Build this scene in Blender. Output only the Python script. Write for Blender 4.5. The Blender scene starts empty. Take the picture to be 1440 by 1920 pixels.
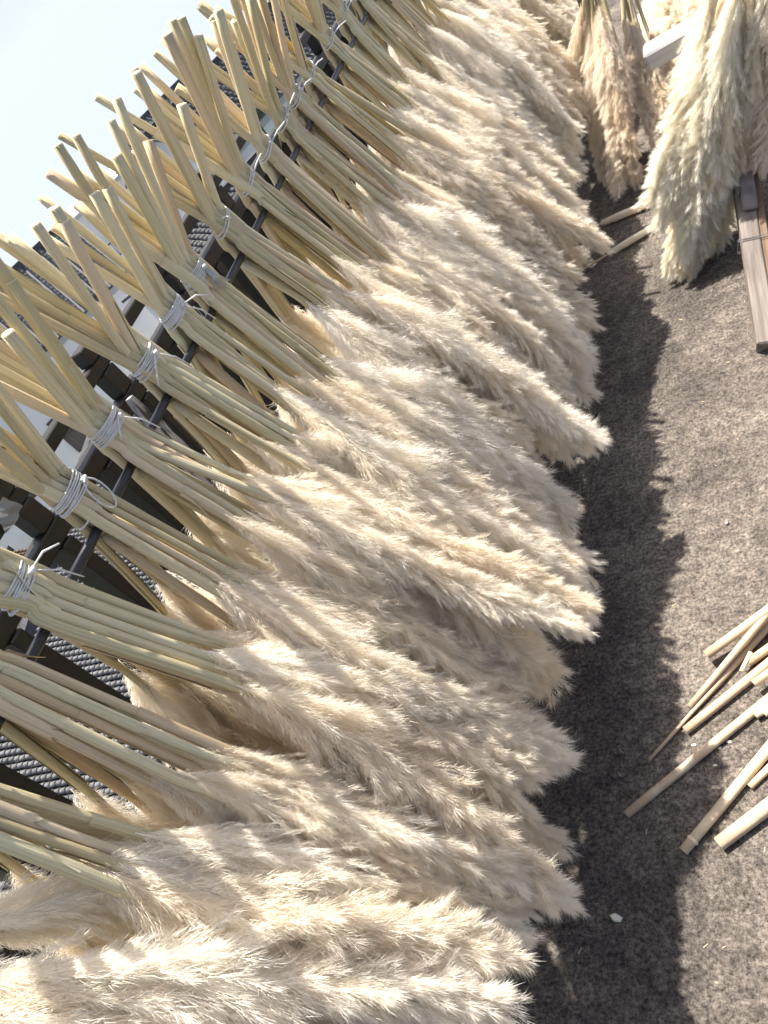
import bpy, math, random
import numpy as np
from mathutils import Vector, Matrix, noise

S = bpy.context.scene
COL = S.collection
R = random.Random(7)
rad = math.radians

# ------------------------------------------------------------------ camera
H = 1.55                                   # camera height above the terrace
CAM = Vector((0.9, 0.0, H))                # the pole of the row runs along x = 0
FPX, CX, CY = 1530.0, 720.0, 960.0         # focal length and centre in pixels of the 1440x1920 photo
Dn = Vector((1550, 1680, 1530)).normalized()      # world down, seen from the camera (x right, y down, z forward)
Yc = Vector((400, -1760, 1530)); Yc = (Yc - Dn * Yc.dot(Dn)).normalized()
Xc = Dn.cross(Yc)
right = Vector((Xc.x, Yc.x, -Dn.x)); down = Vector((Xc.y, Yc.y, -Dn.y)); fwd = Vector((Xc.z, Yc.z, -Dn.z))
cd = bpy.data.cameras.new('camera'); cam = bpy.data.objects.new('camera', cd); COL.objects.link(cam)
M = Matrix((right, -down, -fwd)).transposed().to_4x4(); M.translation = CAM
cam.matrix_world = M
cd.sensor_fit = 'VERTICAL'; cd.sensor_height = 36; cd.sensor_width = 27; cd.lens = 36 * FPX / 1920
cd.clip_start = 0.02; cd.clip_end = 3000
S.camera = cam

# ------------------------------------------------------------------ sky and sun
SUN_EL, SUN_AZ = 69.0, -33.0               # the sun stands left ahead: towards (-x, +y)
W = bpy.data.worlds.new('World'); S.world = W; W.use_nodes = True
nt = W.node_tree; bg = nt.nodes['Background']; bg.inputs[1].default_value = 0.097
sky = nt.nodes.new('ShaderNodeTexSky'); sky.sky_type = 'NISHITA'; sky.sun_disc = False
sky.sun_elevation = rad(SUN_EL); sky.sun_rotation = rad(SUN_AZ)
sky.air_density = 0.7; sky.dust_density = 5.0; sky.ozone_density = 1.0; sky.altitude = 300
tc = nt.nodes.new('ShaderNodeTexCoord'); sx = nt.nodes.new('ShaderNodeSeparateXYZ'); cx = nt.nodes.new('ShaderNodeCombineXYZ')
mx = nt.nodes.new('ShaderNodeMath'); mx.operation = 'MAXIMUM'; mx.inputs[1].default_value = 0.12   # the hazy rim of the sky goes on below eye level
nt.links.new(tc.outputs['Generated'], sx.inputs[0]); nt.links.new(sx.outputs[2], mx.inputs[0])
nt.links.new(sx.outputs[0], cx.inputs[0]); nt.links.new(sx.outputs[1], cx.inputs[1]); nt.links.new(mx.outputs[0], cx.inputs[2])
nt.links.new(cx.outputs[0], sky.inputs[0]); nt.links.new(sky.outputs[0], bg.inputs[0])
sl = bpy.data.lights.new('sun', 'SUN'); sl.energy = 5.0; sl.angle = rad(0.55); sl.color = (1.0, 0.95, 0.87)
so = bpy.data.objects.new('sun', sl); COL.objects.link(so)
sd = Vector((math.sin(rad(SUN_AZ)) * math.cos(rad(SUN_EL)), math.cos(rad(SUN_AZ)) * math.cos(rad(SUN_EL)), math.sin(rad(SUN_EL))))
so.rotation_euler = sd.to_track_quat('Z', 'Y').to_euler(); so.location = (-5, 5, 12)
S.view_settings.view_transform = 'Standard'; S.view_settings.look = 'None'
S.view_settings.exposure = 1.2; S.view_settings.gamma = 1.0; S.view_settings.use_curve_mapping = False
S.render.engine = 'CYCLES'
S.cycles.use_denoising = True
S.cycles.diffuse_bounces = 8; S.cycles.max_bounces = 10

# ------------------------------------------------------------------ helpers
def ray(px, py):
    v = Vector((px - CX, py - CY, FPX))
    return Vector((v.dot(Xc), v.dot(Yc), -v.dot(Dn)))
def floor_at(px, py, z=0.0):
    r = ray(px, py); return CAM + r * ((z - H) / r.z)
def at_x(px, py, x):
    r = ray(px, py); return CAM + r * ((x - CAM.x) / r.x)
def at_s(px, py, s):
    return CAM + ray(px, py) * s

def mat(name, base, *a, fibre=False, **k):
    m = mat0(name, base, *a, **k)
    if fibre:
        t = m.node_tree; n = t.nodes.new('ShaderNodeAttribute'); n.attribute_name = 'fibre'
        mp = [x for x in t.nodes if x.type == 'MAPPING'][0]; t.links.new(n.outputs['Vector'], mp.inputs[0])
    return m
def mat0(name, base, var=None, rough=0.7, scale=8.0, stretch=(1, 1, 1), bump=0.0, bscale=None, spec=0.3, trans=0.0, lo=0.35, hi=0.65, metal=0.0, objvar=0.0, detail=5):
    m = bpy.data.materials.new(name); m.use_nodes = True
    t = m.node_tree; b = t.nodes['Principled BSDF']; out = t.nodes['Material Output']
    b.inputs['Roughness'].default_value = rough; b.inputs['Specular IOR Level'].default_value = spec; b.inputs['Metallic'].default_value = metal
    c = None
    tcn = t.nodes.new('ShaderNodeTexCoord'); mp = t.nodes.new('ShaderNodeMapping'); mp.inputs['Scale'].default_value = stretch
    t.links.new(tcn.outputs['Object'], mp.inputs[0])
    if var is not None:
        n = t.nodes.new('ShaderNodeTexNoise'); n.inputs['Scale'].default_value = scale; n.inputs['Detail'].default_value = detail
        t.links.new(mp.outputs[0], n.inputs['Vector'])
        if objvar:
            oi = t.nodes.new('ShaderNodeObjectInfo'); ad = t.nodes.new('ShaderNodeMath'); ad.operation = 'MULTIPLY_ADD'
            ad.inputs[1].default_value = objvar
            t.links.new(oi.outputs['Random'], ad.inputs[0])
            sb = t.nodes.new('ShaderNodeMath'); sb.operation = 'SUBTRACT'; sb.inputs[1].default_value = objvar * 0.5
            t.links.new(n.outputs['Fac'], sb.inputs[0]); t.links.new(sb.outputs[0], ad.inputs[2]); fac = ad.outputs[0]
        else:
            fac = n.outputs['Fac']
        rp = t.nodes.new('ShaderNodeValToRGB'); rp.color_ramp.elements[0].position = lo; rp.color_ramp.elements[1].position = hi
        rp.color_ramp.elements[0].color = (*base, 1); rp.color_ramp.elements[1].color = (*var, 1)
        t.links.new(fac, rp.inputs[0]); t.links.new(rp.outputs[0], b.inputs['Base Color']); c = rp.outputs[0]
    else:
        b.inputs['Base Color'].default_value = (*base, 1)
    if bump:
        n2 = t.nodes.new('ShaderNodeTexNoise'); n2.inputs['Scale'].default_value = bscale or scale * 3; n2.inputs['Detail'].default_value = 6
        t.links.new(mp.outputs[0], n2.inputs['Vector'])
        bp = t.nodes.new('ShaderNodeBump'); bp.inputs['Strength'].default_value = bump; bp.inputs['Distance'].default_value = 0.01
        t.links.new(n2.outputs['Fac'], bp.inputs['Height']); t.links.new(bp.outputs[0], b.inputs['Normal'])
    if trans:
        tr = t.nodes.new('ShaderNodeBsdfTranslucent'); ms = t.nodes.new('ShaderNodeMixShader'); ms.inputs[0].default_value = trans
        if c: t.links.new(c, tr.inputs[0])
        else: tr.inputs[0].default_value = (*base, 1)
        t.links.new(b.outputs[0], ms.inputs[1]); t.links.new(tr.outputs[0], ms.inputs[2]); t.links.new(ms.outputs[0], out.inputs[0])
    return m

MT = {}
MT['plume'] = mat('plume_fluff', (0.925, 0.845, 0.705), (0.975, 0.94, 0.86), rough=0.75, scale=11, stretch=(1, 1, .35), spec=0.1, trans=0.5, lo=.25, hi=.7, objvar=.35)
MT['plume_green'] = mat('plume_fluff_greenish', (0.925, 0.865, 0.72), (0.975, 0.95, 0.865), rough=0.75, scale=11, stretch=(1, 1, .35), spec=0.1, trans=0.5, lo=.25, hi=.7, objvar=.3)
MT['plume_tan'] = mat('plume_fluff_tan', (0.87, 0.765, 0.615), (0.945, 0.885, 0.78), rough=0.75, scale=11, stretch=(1, 1, .35), spec=0.1, trans=0.45, lo=.25, hi=.7, objvar=.3)
MT['stem'] = mat('stalk_straw', (0.53, 0.44, 0.25), (0.72, 0.625, 0.40), rough=0.5, scale=2.6, stretch=(1, 1, .22), bump=.45, bscale=5, spec=.3, objvar=.45, fibre=True)
MT['stem_green'] = mat('stalk_green', (0.52, 0.45, 0.25), (0.70, 0.625, 0.405), rough=0.5, scale=2.6, stretch=(1, 1, .22), bump=.45, bscale=5, spec=.3, objvar=.45, fibre=True)
MT['stem_pink'] = mat('stalk_pinkish', (0.56, 0.42, 0.25), (0.70, 0.57, 0.38), rough=0.5, scale=2.6, stretch=(1, 1, .22), bump=.45, bscale=5, spec=.3, objvar=.45, fibre=True)
MT['stem_gold'] = mat('stalk_golden', (0.46, 0.33, 0.11), (0.58, 0.45, 0.21), rough=0.5, scale=2.6, stretch=(1, 1, .22), bump=.45, bscale=5, spec=.3, objvar=.45, fibre=True)
MT['peeled'] = mat('stalk_peeled', (0.50, 0.38, 0.25), (0.62, 0.53, 0.37), rough=0.45, scale=9, stretch=(2, 2, .5), bump=.12, bscale=50, spec=.35, objvar=.6)
MT['pith'] = mat('stalk_pith', (0.66, 0.55, 0.34), (0.75, 0.66, 0.47), scale=80)
MT['string'] = mat('white_string', (0.70, 0.70, 0.68), (0.82, 0.82, 0.80), rough=.5, scale=60, trans=.2)
MT['pole'] = mat('black_pole', (0.012, 0.012, 0.013), (0.022, 0.021, 0.02), rough=.28, scale=20, spec=.5)
MT['fence'] = mat('brown_paint', (0.013, 0.0105, 0.0075), (0.021, 0.017, 0.012), rough=.5, scale=5, bump=.15, bscale=40)
MT['greywood'] = mat('weathered_wood', (0.27, 0.262, 0.262), (0.42, 0.408, 0.408), rough=.8, scale=10, stretch=(.4, 6, 6), bump=.3, bscale=18)
MT['oldwood'] = mat('old_wood', (0.14, 0.118, 0.10), (0.25, 0.215, 0.185), rough=.8, scale=7, stretch=(6, 6, .6), bump=.3, bscale=20)
MT['redwood'] = mat('reddish_wood', (0.15, 0.095, 0.06), (0.22, 0.15, 0.10), rough=.8, scale=7, stretch=(6, 6, .6), bump=.3, bscale=20)
MT['tile'] = mat('grey_tile', (0.10, 0.10, 0.10), (0.225, 0.222, 0.22), rough=.75, scale=3, bump=.3, bscale=60, objvar=.5)
MT['tile_brown'] = mat('brown_tile', (0.10, 0.062, 0.042), (0.26, 0.18, 0.13), rough=.8, scale=4, bump=.3, bscale=50)
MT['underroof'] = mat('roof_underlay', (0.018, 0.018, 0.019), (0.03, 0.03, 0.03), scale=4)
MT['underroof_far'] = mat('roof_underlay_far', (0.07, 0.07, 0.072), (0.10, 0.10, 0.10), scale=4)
MT['ridge'] = mat('ridge_dark', (0.03, 0.03, 0.035), (0.05, 0.05, 0.055), scale=3)
MT['wall'] = mat('white_wall', (0.72, 0.72, 0.73), (0.80, 0.80, 0.81), rough=.85, scale=.7, bump=.05)
MT['cornice'] = mat('grey_cornice', (0.42, 0.44, 0.47), (0.50, 0.52, 0.55), scale=1)
MT['winframe'] = mat('window_brown', (0.05, 0.025, 0.02), (0.09, 0.04, 0.03), scale=8)
MT['glass'] = mat('window_glass', (0.012, 0.02, 0.022), (0.02, 0.03, 0.03), rough=.15, scale=3, spec=.5)
MT['iron'] = mat('dark_iron', (0.02, 0.02, 0.022), (0.03, 0.03, 0.03), rough=.5, scale=20)
MT['leaf'] = mat('tree_leaf', (0.03, 0.055, 0.02), (0.07, 0.11, 0.035), rough=.6, scale=2, trans=.3)
MT['bark'] = mat('tree_bark', (0.06, 0.045, 0.03), (0.1, 0.08, 0.06), scale=10, bump=.4)
MT['hill'] = mat('wooded_hill', (0.028, 0.06, 0.03), (0.06, 0.10, 0.04), scale=.12, bump=.5, bscale=.3)
MT['terrain'] = mat('valley_ground', (0.05, 0.075, 0.03), (0.12, 0.11, 0.07), scale=.05)
MT['stone'] = mat('pebble_stone', (0.22, 0.21, 0.2), (0.33, 0.31, 0.29), scale=60)
MT['chip'] = mat('pith_chip', (0.74, 0.70, 0.52), (0.82, 0.80, 0.66), scale=60)
MT['plastic'] = mat('plastic_film', (0.16, 0.18, 0.19), (0.30, 0.32, 0.34), rough=.3, scale=6, spec=.5, trans=.3)
MT['lichen'] = mat('lichen_board', (0.05, 0.05, 0.052), (0.34, 0.345, 0.36), rough=.9, scale=11, stretch=(4, 4, .8), lo=.42, hi=.52, bump=.5, bscale=30)
MT['wire'] = mat('steel_wire', (0.35, 0.34, 0.33), rough=.35, metal=.8)
MT['bracket'] = mat('plank_end', (0.20, 0.175, 0.155), (0.28, 0.245, 0.22), rough=.8, scale=20, bump=.2)

# concrete of the terrace: speckled, stained, rough
def concrete():
    m = bpy.data.materials.new('terrace_concrete'); m.use_nodes = True
    t = m.node_tree; b = t.nodes['Principled BSDF']; L = t.links.new
    b.inputs['Roughness'].default_value = .9; b.inputs['Specular IOR Level'].default_value = .2
    g = t.nodes.new('ShaderNodeTexCoord')
    def nz(s, d=6, r=.6):
        n = t.nodes.new('ShaderNodeTexNoise'); n.inputs['Scale'].default_value = s; n.inputs['Detail'].default_value = d; n.inputs['Roughness'].default_value = r
        L(g.outputs['Object'], n.inputs['Vector']); return n.outputs['Fac']
    def ramp(f, p0, c0, p1, c1):
        r = t.nodes.new('ShaderNodeValToRGB'); e = r.color_ramp.elements
        e[0].position = p0; e[0].color = (*c0, 1); e[1].position = p1; e[1].color = (*c1, 1); L(f, r.inputs[0]); return r.outputs[0]
    def mix(mode, f, a, c):
        x = t.nodes.new('ShaderNodeMix'); x.data_type = 'RGBA'; x.blend_type = mode
        if isinstance(f, float): x.inputs[0].default_value = f
        else: L(f, x.inputs[0])
        L(a, x.inputs[6]); L(c, x.inputs[7]); return x.outputs[2]
    fine = ramp(nz(120, 5, .85), .38, (.046, .041, .037), .62, (.30, .268, .232))
    mid = ramp(nz(34, 6, .75), .38, (.50, .495, .50), .60, (1.12, 1.1, 1.08))
    big = ramp(nz(3.2, 6, .65), .38, (.55, .54, .55), .60, (1.15, 1.12, 1.07))
    rust = ramp(nz(5.5, 3, .5), .70, (1, 1, 1), .78, (1.2, .95, .72))
    c = mix('MULTIPLY', 1.0, fine, mid); c = mix('MULTIPLY', 1.0, c, big); c = mix('MULTIPLY', 1.0, c, rust)
    L(c, b.inputs['Base Color'])
    v = t.nodes.new('ShaderNodeMath'); v.operation = 'MULTIPLY_ADD'; v.inputs[1].default_value = .6
    L(nz(60, 6, .75), v.inputs[0]); L(nz(240, 3, .7), v.inputs[2])
    bp = t.nodes.new('ShaderNodeBump'); bp.inputs['Strength'].default_value = .65; bp.inputs['Distance'].default_value = .006
    L(v.outputs[0], bp.inputs['Height']); L(bp.outputs[0], b.inputs['Normal'])
    return m
MT['concrete'] = concrete()

def put(name, me, m=None, parent=None, loc=None, label=None, cat=None, group=None, kind=None, mw=None):
    o = bpy.data.objects.new(name, me); COL.objects.link(o)
    if m is not None and me is not None and not me.materials: me.materials.append(MT[m])
    if parent is not None: o.parent = parent
    if mw is not None: o.matrix_local = mw
    elif loc is not None: o.location = loc
    if label: o['label'] = label
    if cat: o['category'] = cat
    if group: o['group'] = group
    if kind: o['kind'] = kind
    return o
def empty(name, loc, label, cat, group=None, rz=0.0):
    o = put(name, None, loc=loc, label=label, cat=cat, group=group); o.rotation_euler = (0, 0, rz); o.empty_display_size = .05
    return o

class MB:
    def __init__(s): s.v = []; s.f = []; s.m = []
    def add(s, vs, fs, mi=0):
        k = len(s.v); s.v += [tuple(v) for v in vs]; s.f += [tuple(i + k for i in f) for f in fs]; s.m += [mi] * len(fs); return s
    def box(s, a, b, mi=0, bev=0.0):
        x0, y0, z0 = a; x1, y1, z1 = b
        if not bev:
            vs = [(x, y, z) for z in (z0, z1) for x, y in ((x0, y0), (x1, y0), (x1, y1), (x0, y1))]
            return s.add(vs, [(3, 2, 1, 0), (4, 5, 6, 7), (0, 1, 5, 4), (1, 2, 6, 5), (2, 3, 7, 6), (3, 0, 4, 7)], mi)
        q = bev; rings = []
        for z, i in ((z0, q), (z0 + q, 0), (z1 - q, 0), (z1, q)):
            j = i
            rings.append([(x0 + q, y0 + j, z), (x1 - q, y0 + j, z), (x1 - j, y0 + q, z), (x1 - j, y1 - q, z), (x1 - q, y1 - j, z), (x0 + q, y1 - j, z), (x0 + j, y1 - q, z), (x0 + j, y0 + q, z)])
        vs = sum(rings, []); fs = [tuple(range(7, -1, -1)), tuple(range(24, 32))]
        for k in range(3):
            for i in range(8): a_, b_ = k * 8 + i, k * 8 + (i + 1) % 8; fs.append((a_, b_, b_ + 8, a_ + 8))
        return s.add(vs, fs, mi)
    def tube(s, pts, rs, n=8, mi=0, cap=True, oval=1.0, groove=0.0, gn=3, ph=0.0, capmi=None):
        pts = [Vector(p) for p in pts]; k = len(pts); vs = []; fs = []
        up = None
        for i, p in enumerate(pts):
            tg = (pts[min(i + 1, k - 1)] - pts[max(i - 1, 0)]).normalized()
            if up is None: up = tg.orthogonal().normalized()
            up = (up - tg * up.dot(tg)).normalized(); sd_ = tg.cross(up)
            r = rs[i] if isinstance(rs, (list, tuple)) else rs
            for j in range(n):
                a = 2 * math.pi * j / n + ph; rr = r * (1 + groove * math.cos(gn * a))
                vs.append(p + up * (math.cos(a) * rr * oval) + sd_ * (math.sin(a) * rr))
        for i in range(k - 1):
            for j in range(n):
                a, b = i * n + j, i * n + (j + 1) % n; fs.append((a, b, b + n, a + n))
        s.add(vs, fs, mi)
        if cap:
            o = len(s.v) - len(vs)
            s.f.append(tuple(o + j for j in range(n - 1, -1, -1))); s.m.append(mi if capmi is None else capmi)
            s.f.append(tuple(o + (k - 1) * n + j for j in range(n))); s.m.append(mi if capmi is None else capmi)
        return s
    def mesh(s, name, mats=(), smooth=False):
        me = bpy.data.meshes.new(name); me.from_pydata(s.v, [], s.f)
        for m in mats: me.materials.append(MT[m])
        me.polygons.foreach_set('material_index', s.m)
        if smooth: me.polygons.foreach_set('use_smooth', [True] * len(s.f))
        me.update(); return me
    def obj(s, name, mats, parent=None, smooth=False, **k):
        if isinstance(mats, str): mats = (mats,)
        return put(name, s.mesh(name, mats, smooth), None, parent, **k)

def catmull(P, n):
    P = [Vector(p) for p in P]; P = [P[0] * 2 - P[1]] + P + [P[-1] * 2 - P[-2]]; out = []
    seg = len(P) - 3
    for i in range(seg):
        for j in range(n):
            t = j / n; a, b, c, d = P[i:i + 4]
            out.append(0.5 * ((2 * b) + (c - a) * t + (2 * a - 5 * b + 4 * c - d) * t * t + (3 * b - a - 3 * c + d) * t ** 3))
    out.append(P[-2]); return out

# ------------------------------------------------------------------ terrace and terrain
g = bpy.data.meshes.new('terrace_floor')
b = MB().box((-1.25, -3.0, -.30), (4.5, 9.0, 0.0)); b.obj('terrace_floor', 'concrete', kind='structure')

def terrain_z(x, y):
    d = math.hypot(x, y); z = -10.0 - .24 * max(0, d - 14)
    return z
def terrain():
    vs = []; fs = []; n = 60
    ds = [0, 8, 14, 25, 45, 80, 130, 200, 280, 380, 520]
    for d in ds:
        for i in range(n):
            a = 2 * math.pi * i / n; x, y = d * math.cos(a), d * math.sin(a)
            vs.append((x, y, terrain_z(x, y) + (noise.noise(Vector((x, y, 0)) * .02) * min(8, d * .03))))
    for k in range(len(ds) - 1):
        for i in range(n):
            a, b_ = k * n + i, k * n + (i + 1) % n; fs.append((a, b_, b_ + n, a + n))
    MB().add(vs, fs).obj('terrain', 'terrain', kind='structure', smooth=True)
terrain()
# building under the terrace
MB().box((-1.2, -2.95, -12), (4.45, 8.95, -.302)).obj('terrace_building', 'wall', label='building that carries the concrete roof terrace', cat='building')

def hill(px, py, dist, wid, dep, name='hill'):
    r = ray(px, py); k = dist / math.hypot(r.x, r.y); c = CAM + r * k
    e1 = Vector((r.y, -r.x, 0)).normalized(); e2 = Vector((r.x, r.y, 0)).normalized()
    zt = c.z; zb = terrain_z(c.x, c.y) - 12
    vs = []; fs = []; nx, ny = 90, 46
    for j in range(ny):
        for i in range(nx):
            u = i / (nx - 1) * 2 - 1; v = j / (ny - 1) * 2 - 1
            p = c + e1 * (u * wid) + e2 * (v * dep)
            h = math.exp(-2.6 * u * u) * max(0, math.cos(v * math.pi / 2)) ** 1.1
            h *= 1 + .35 * noise.noise(Vector((p.x, p.y, 1.3)) * .011)
            z = zb + (zt - zb) * h + 2.6 * noise.noise(Vector((p.x, p.y, 0)) * .12) * (h > .02) + 1.6 * noise.noise(Vector((p.x, p.y, 5)) * .35)
            vs.append((p.x, p.y, z))
    for j in range(ny - 1):
        for i in range(nx - 1):
            a = j * nx + i; fs.append((a, a + 1, a + 1 + nx, a + nx))
    MB().add(vs, fs).obj(name, 'hill', kind='structure')
hill(262, 330, 330, 150, 70)
hill(130, 420, 300, 90, 60)

# ------------------------------------------------------------------ houses beyond the terrace
def tile_mesh(wd, ln, name, th=.012, ns=5):
    vs = []; fs = []
    for z, s_ in ((0, 1.0), (ln, .72)):
        for i in range(ns + 1):
            a = math.pi * i / ns
            vs.append((math.cos(a) * wd * .5 * s_, -z, math.sin(a) * wd * .42 * s_ + (.042 if z == 0 else .0)))
    n = ns + 1
    for i in range(ns): fs.append((i, i + 1, i + 1 + n, i + n))
    for i in range(n): vs.append((vs[i][0] * .78, 0, vs[i][2] * .72 - .004))
    for i in range(ns): fs.append((2 * n + i, 2 * n + i + 1, i + 1, i))
    return vs, fs

def house(label, corner, ang, wid, dep, hgt, pitch, tile='tile', tw=.17, te=.10, over=.5, cat='house', windows=(), parts=0, win_in=None, ridge_orn=False, roof=True):
    """corner: eave line left end (world). local x runs along the facade, local y away from the camera, z up from the eave."""
    e = empty('house', corner, label, cat, 'houses beyond the terrace fence', rz=ang)
    zb = -hgt
    MB().box((over, over, zb), (wid - over, over + dep, 0)).obj('wall', 'wall', e)
    tp = math.tan(rad(pitch)); half = dep / 2 + over; rz_ = half * tp
    if roof:
        th = .10; rb = MB()
        prof = [(0, -th), (0, 0), (half, rz_), (2 * half, 0), (2 * half, -th), (half, rz_ - th)]
        vs = [(x, y, z) for x in (0, wid) for y, z in prof]
        fs = [(i, (i + 1) % 6, (i + 1) % 6 + 6, i + 6) for i in range(6)] + [(0, 5, 2, 1), (5, 4, 3, 2), (6, 7, 8, 11), (11, 8, 9, 10)]
        rb.add(vs, fs); ro = rb.obj('roof', 'underroof' if parts or tile != 'tile' else 'underroof_far', e)
        for gx0, gx1 in ((over, over + .2), (wid - over - .2, wid - over)):
            MB().add([(x, y, z) for x in (gx0, gx1) for y, z in ((over + .002, .002), (over + dep - .002, .002), (half, rz_ - .12))], [(0, 2, 1), (3, 4, 5), (0, 1, 4, 3), (1, 2, 5, 4), (2, 0, 3, 5)]).obj('gable', 'wall', e)
        MB().box((over, over - .12, -.42), (wid - over, over - .002, -.12)).obj('cornice', 'cornice', e)
        rg = MB().box((-.05, half - .12, rz_ - .02), (wid + .05, half + .12, rz_ + .26))
        if ridge_orn:
            for i in range(9): rg.tube([(.1 + i * .22, half, rz_ + .26), (.16 + i * .22, half, rz_ + .46), (.26 + i * .22, half, rz_ + .5)], [.06, .05, .03], 6)
        rg.obj('ridge', 'ridge', e)
        vs0, fs0 = tile_mesh(tw * .68, te * 1.9, 'tile'); sl_ = math.hypot(half, rz_)
        cs, sn = half / sl_, rz_ / sl_
        nr, nc = int(wid / tw), int(sl_ / te); cand = []
        shared = bpy.data.meshes.new('tile')
        rest = MB(); e.matrix_basis  # noqa
        Mw = Matrix.Translation(Vector(corner)) @ Matrix.Rotation(ang, 4, 'Z')
        rr = random.Random(nr)
        for i in range(nr):
            for j in range(nc):
                s_ = (nc - j - .3) * te - .0; x = (i + .5) * tw + rr.uniform(-.006, .006); s0 = sl_ - s_
                y, z = s0 * cs, s0 * sn + .006
                m4 = Matrix.Translation((x, y, z)) @ Matrix.Rotation(math.atan2(sn, cs), 4, 'X') @ Matrix.Rotation(math.pi, 4, 'Z') @ Matrix.Rotation(rr.uniform(-.05, .05), 4, 'Z') @ Matrix.Rotation(rr.uniform(-.04, .04), 4, 'X')
                cand.append(m4)
        chosen = set()
        if parts:
            sc_ = []
            for k, m4 in enumerate(cand):
                p = (Mw @ m4).translation - CAM
                q = Vector((p.dot(right), p.dot(down), p.dot(fwd)))
                if q.z <= 0: continue
                u, v = CX + FPX * q.x / q.z, CY + FPX * q.y / q.z
                if -5 < u < 300 and 1215 < v < 1760: sc_.append((q.length, k))
            chosen = set(k for _, k in sorted(sc_)[:parts])
            sv = MB().add(vs0, fs0).mesh('tile', (tile,), True)
        for k, m4 in enumerate(cand):
            if k in chosen: put('tile', sv, None, e, mw=m4)
            else: rest.add([m4 @ Vector(v) for v in vs0], fs0)
        rest.obj('tile_covering', tile, e, smooth=True, kind='stuff')
    for (x, z, w, h, bars) in windows:
        f = MB(); q = .07
        f.box((x - q, over - .05, z - q), (x + w + q, over - .002, z)); f.box((x - q, over - .05, z + h), (x + w + q, over - .002, z + h + q))
        f.box((x - q, over - .05, z), (x, over - .002, z + h)); f.box((x + w, over - .05, z), (x + w + q, over - .002, z + h))
        wo = f.obj('window', 'winframe', e)
        MB().box((x, over - .02, z), (x + w, over - .003, z + h)).obj('pane', 'glass', wo)
        for i in range(bars):
            bx = x + w * (i + .5) / bars
            MB().box((bx - .012, over - .07, z), (bx + .012, over - .045, z + h)).obj('bar', 'winframe', wo)
        if bars: MB().box((x, over - .072, z + h * .48), (x + w, over - .043, z + h * .48 + .03)).obj('bar', 'winframe', wo)
    return e

# white house left of the row, facing the camera
fa = math.atan2(.743, .67)
def along(p, d): return Vector((p.x + math.cos(fa) * d, p.y + math.sin(fa) * d, p.z))
E1 = at_s(103, 638, .022)
house('long white house with grey tiled roof and barred windows beyond the fence', along(E1, -13), fa, 17.2, 6.0, 9, 35, tw=.30, te=.26, over=.45,
      windows=((10.2, -4.0, 2.2, 1.7, 12), (7.0, -4.0, 1.6, 1.7, 9), (12.6, -7.3, 1.6, 1.5, 0), (5, -7.3, 1.6, 1.5, 0)), ridge_orn=True)
E2 = at_s(163, 436, .040)
house('tall plain white house standing behind the long tiled house', along(E2, -1.0), fa + .08, 9, 7, 13, 12, tw=.3, te=.3, over=.3, windows=((4.4, -4.5, 1.2, 1.3, 0),))
E4 = at_s(372, 262, .030)
house('far white house with grey tiled roof behind the middle of the row', along(E4, -2), fa + .25, 7, 6, 11, 33, tw=.28, te=.28, over=.4, windows=((2.6, -3, 1.2, 1.3, 0),))
E5 = at_s(590, 130, .021)
house('white house with grey tiled roof behind the far stalks', along(E5, -5), fa + .35, 11, 6, 9, 30, tw=.3, te=.26, over=.4, windows=((2.5, -2.6, 1.2, 1.4, 8), (6.2, -2.6, 1.2, 1.4, 8), (4, -5.6, 1.4, 1.4, 0)))
E6 = at_s(520, 400, .0165)
house('white two storey house with black windows behind the middle stalks', along(E6, -3.5), fa + .18, 8, 6, 9, 10, tw=.3, te=.26, over=.4, windows=((2.2, -1.9, 1.5, 1.3, 0), (5.2, -1.9, 1.5, 1.3, 0), (2.2, -5, 1.5, 1.4, 8)))
# near grey roof below the fence
P0 = at_s(100, 1450, .0095)
beta = rad(18)
# eave direction is perpendicular to the downslope; the slope faces the camera
down_dir = Vector((math.cos(beta), math.sin(beta), 0)); eave_dir = Vector((-math.sin(beta), math.cos(beta), 0))
ea = math.atan2(eave_dir.y, eave_dir.x)
pr = rad(25)
# ridge passes the ray of (62,1185): find upslope distance there
n_ = Vector((math.sin(pr) * down_dir.x, math.sin(pr) * down_dir.y, math.cos(pr)))
rr_ = ray(62, 1185); kk = (P0 - CAM).dot(n_) / rr_.dot(n_); PR = CAM + rr_ * kk
up = (PR - P0).dot(-down_dir); halfN = 6.0; back = halfN - up
cor = P0 + down_dir * back; cor.z = P0.z - back * math.tan(pr)
cor -= eave_dir * 4.5
NEAR = house('low house under a close grey tiled roof just beyond the fence', cor, ea, 17, 2 * halfN - 1.0, 4.5, 25, tw=.173, te=.105, over=.5, parts=290)
# brown tiled roof behind its ridge
PB = at_s(40, 1195, .0165)
house('old house with a weathered brown tiled roof behind the grey roof', PB - eave_dir * 4 - down_dir * -1.0 + Vector((0, 0, -.9)), ea, 9, 5, 5, 24, tile='tile_brown', tw=.2, te=.13, over=.4)

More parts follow.
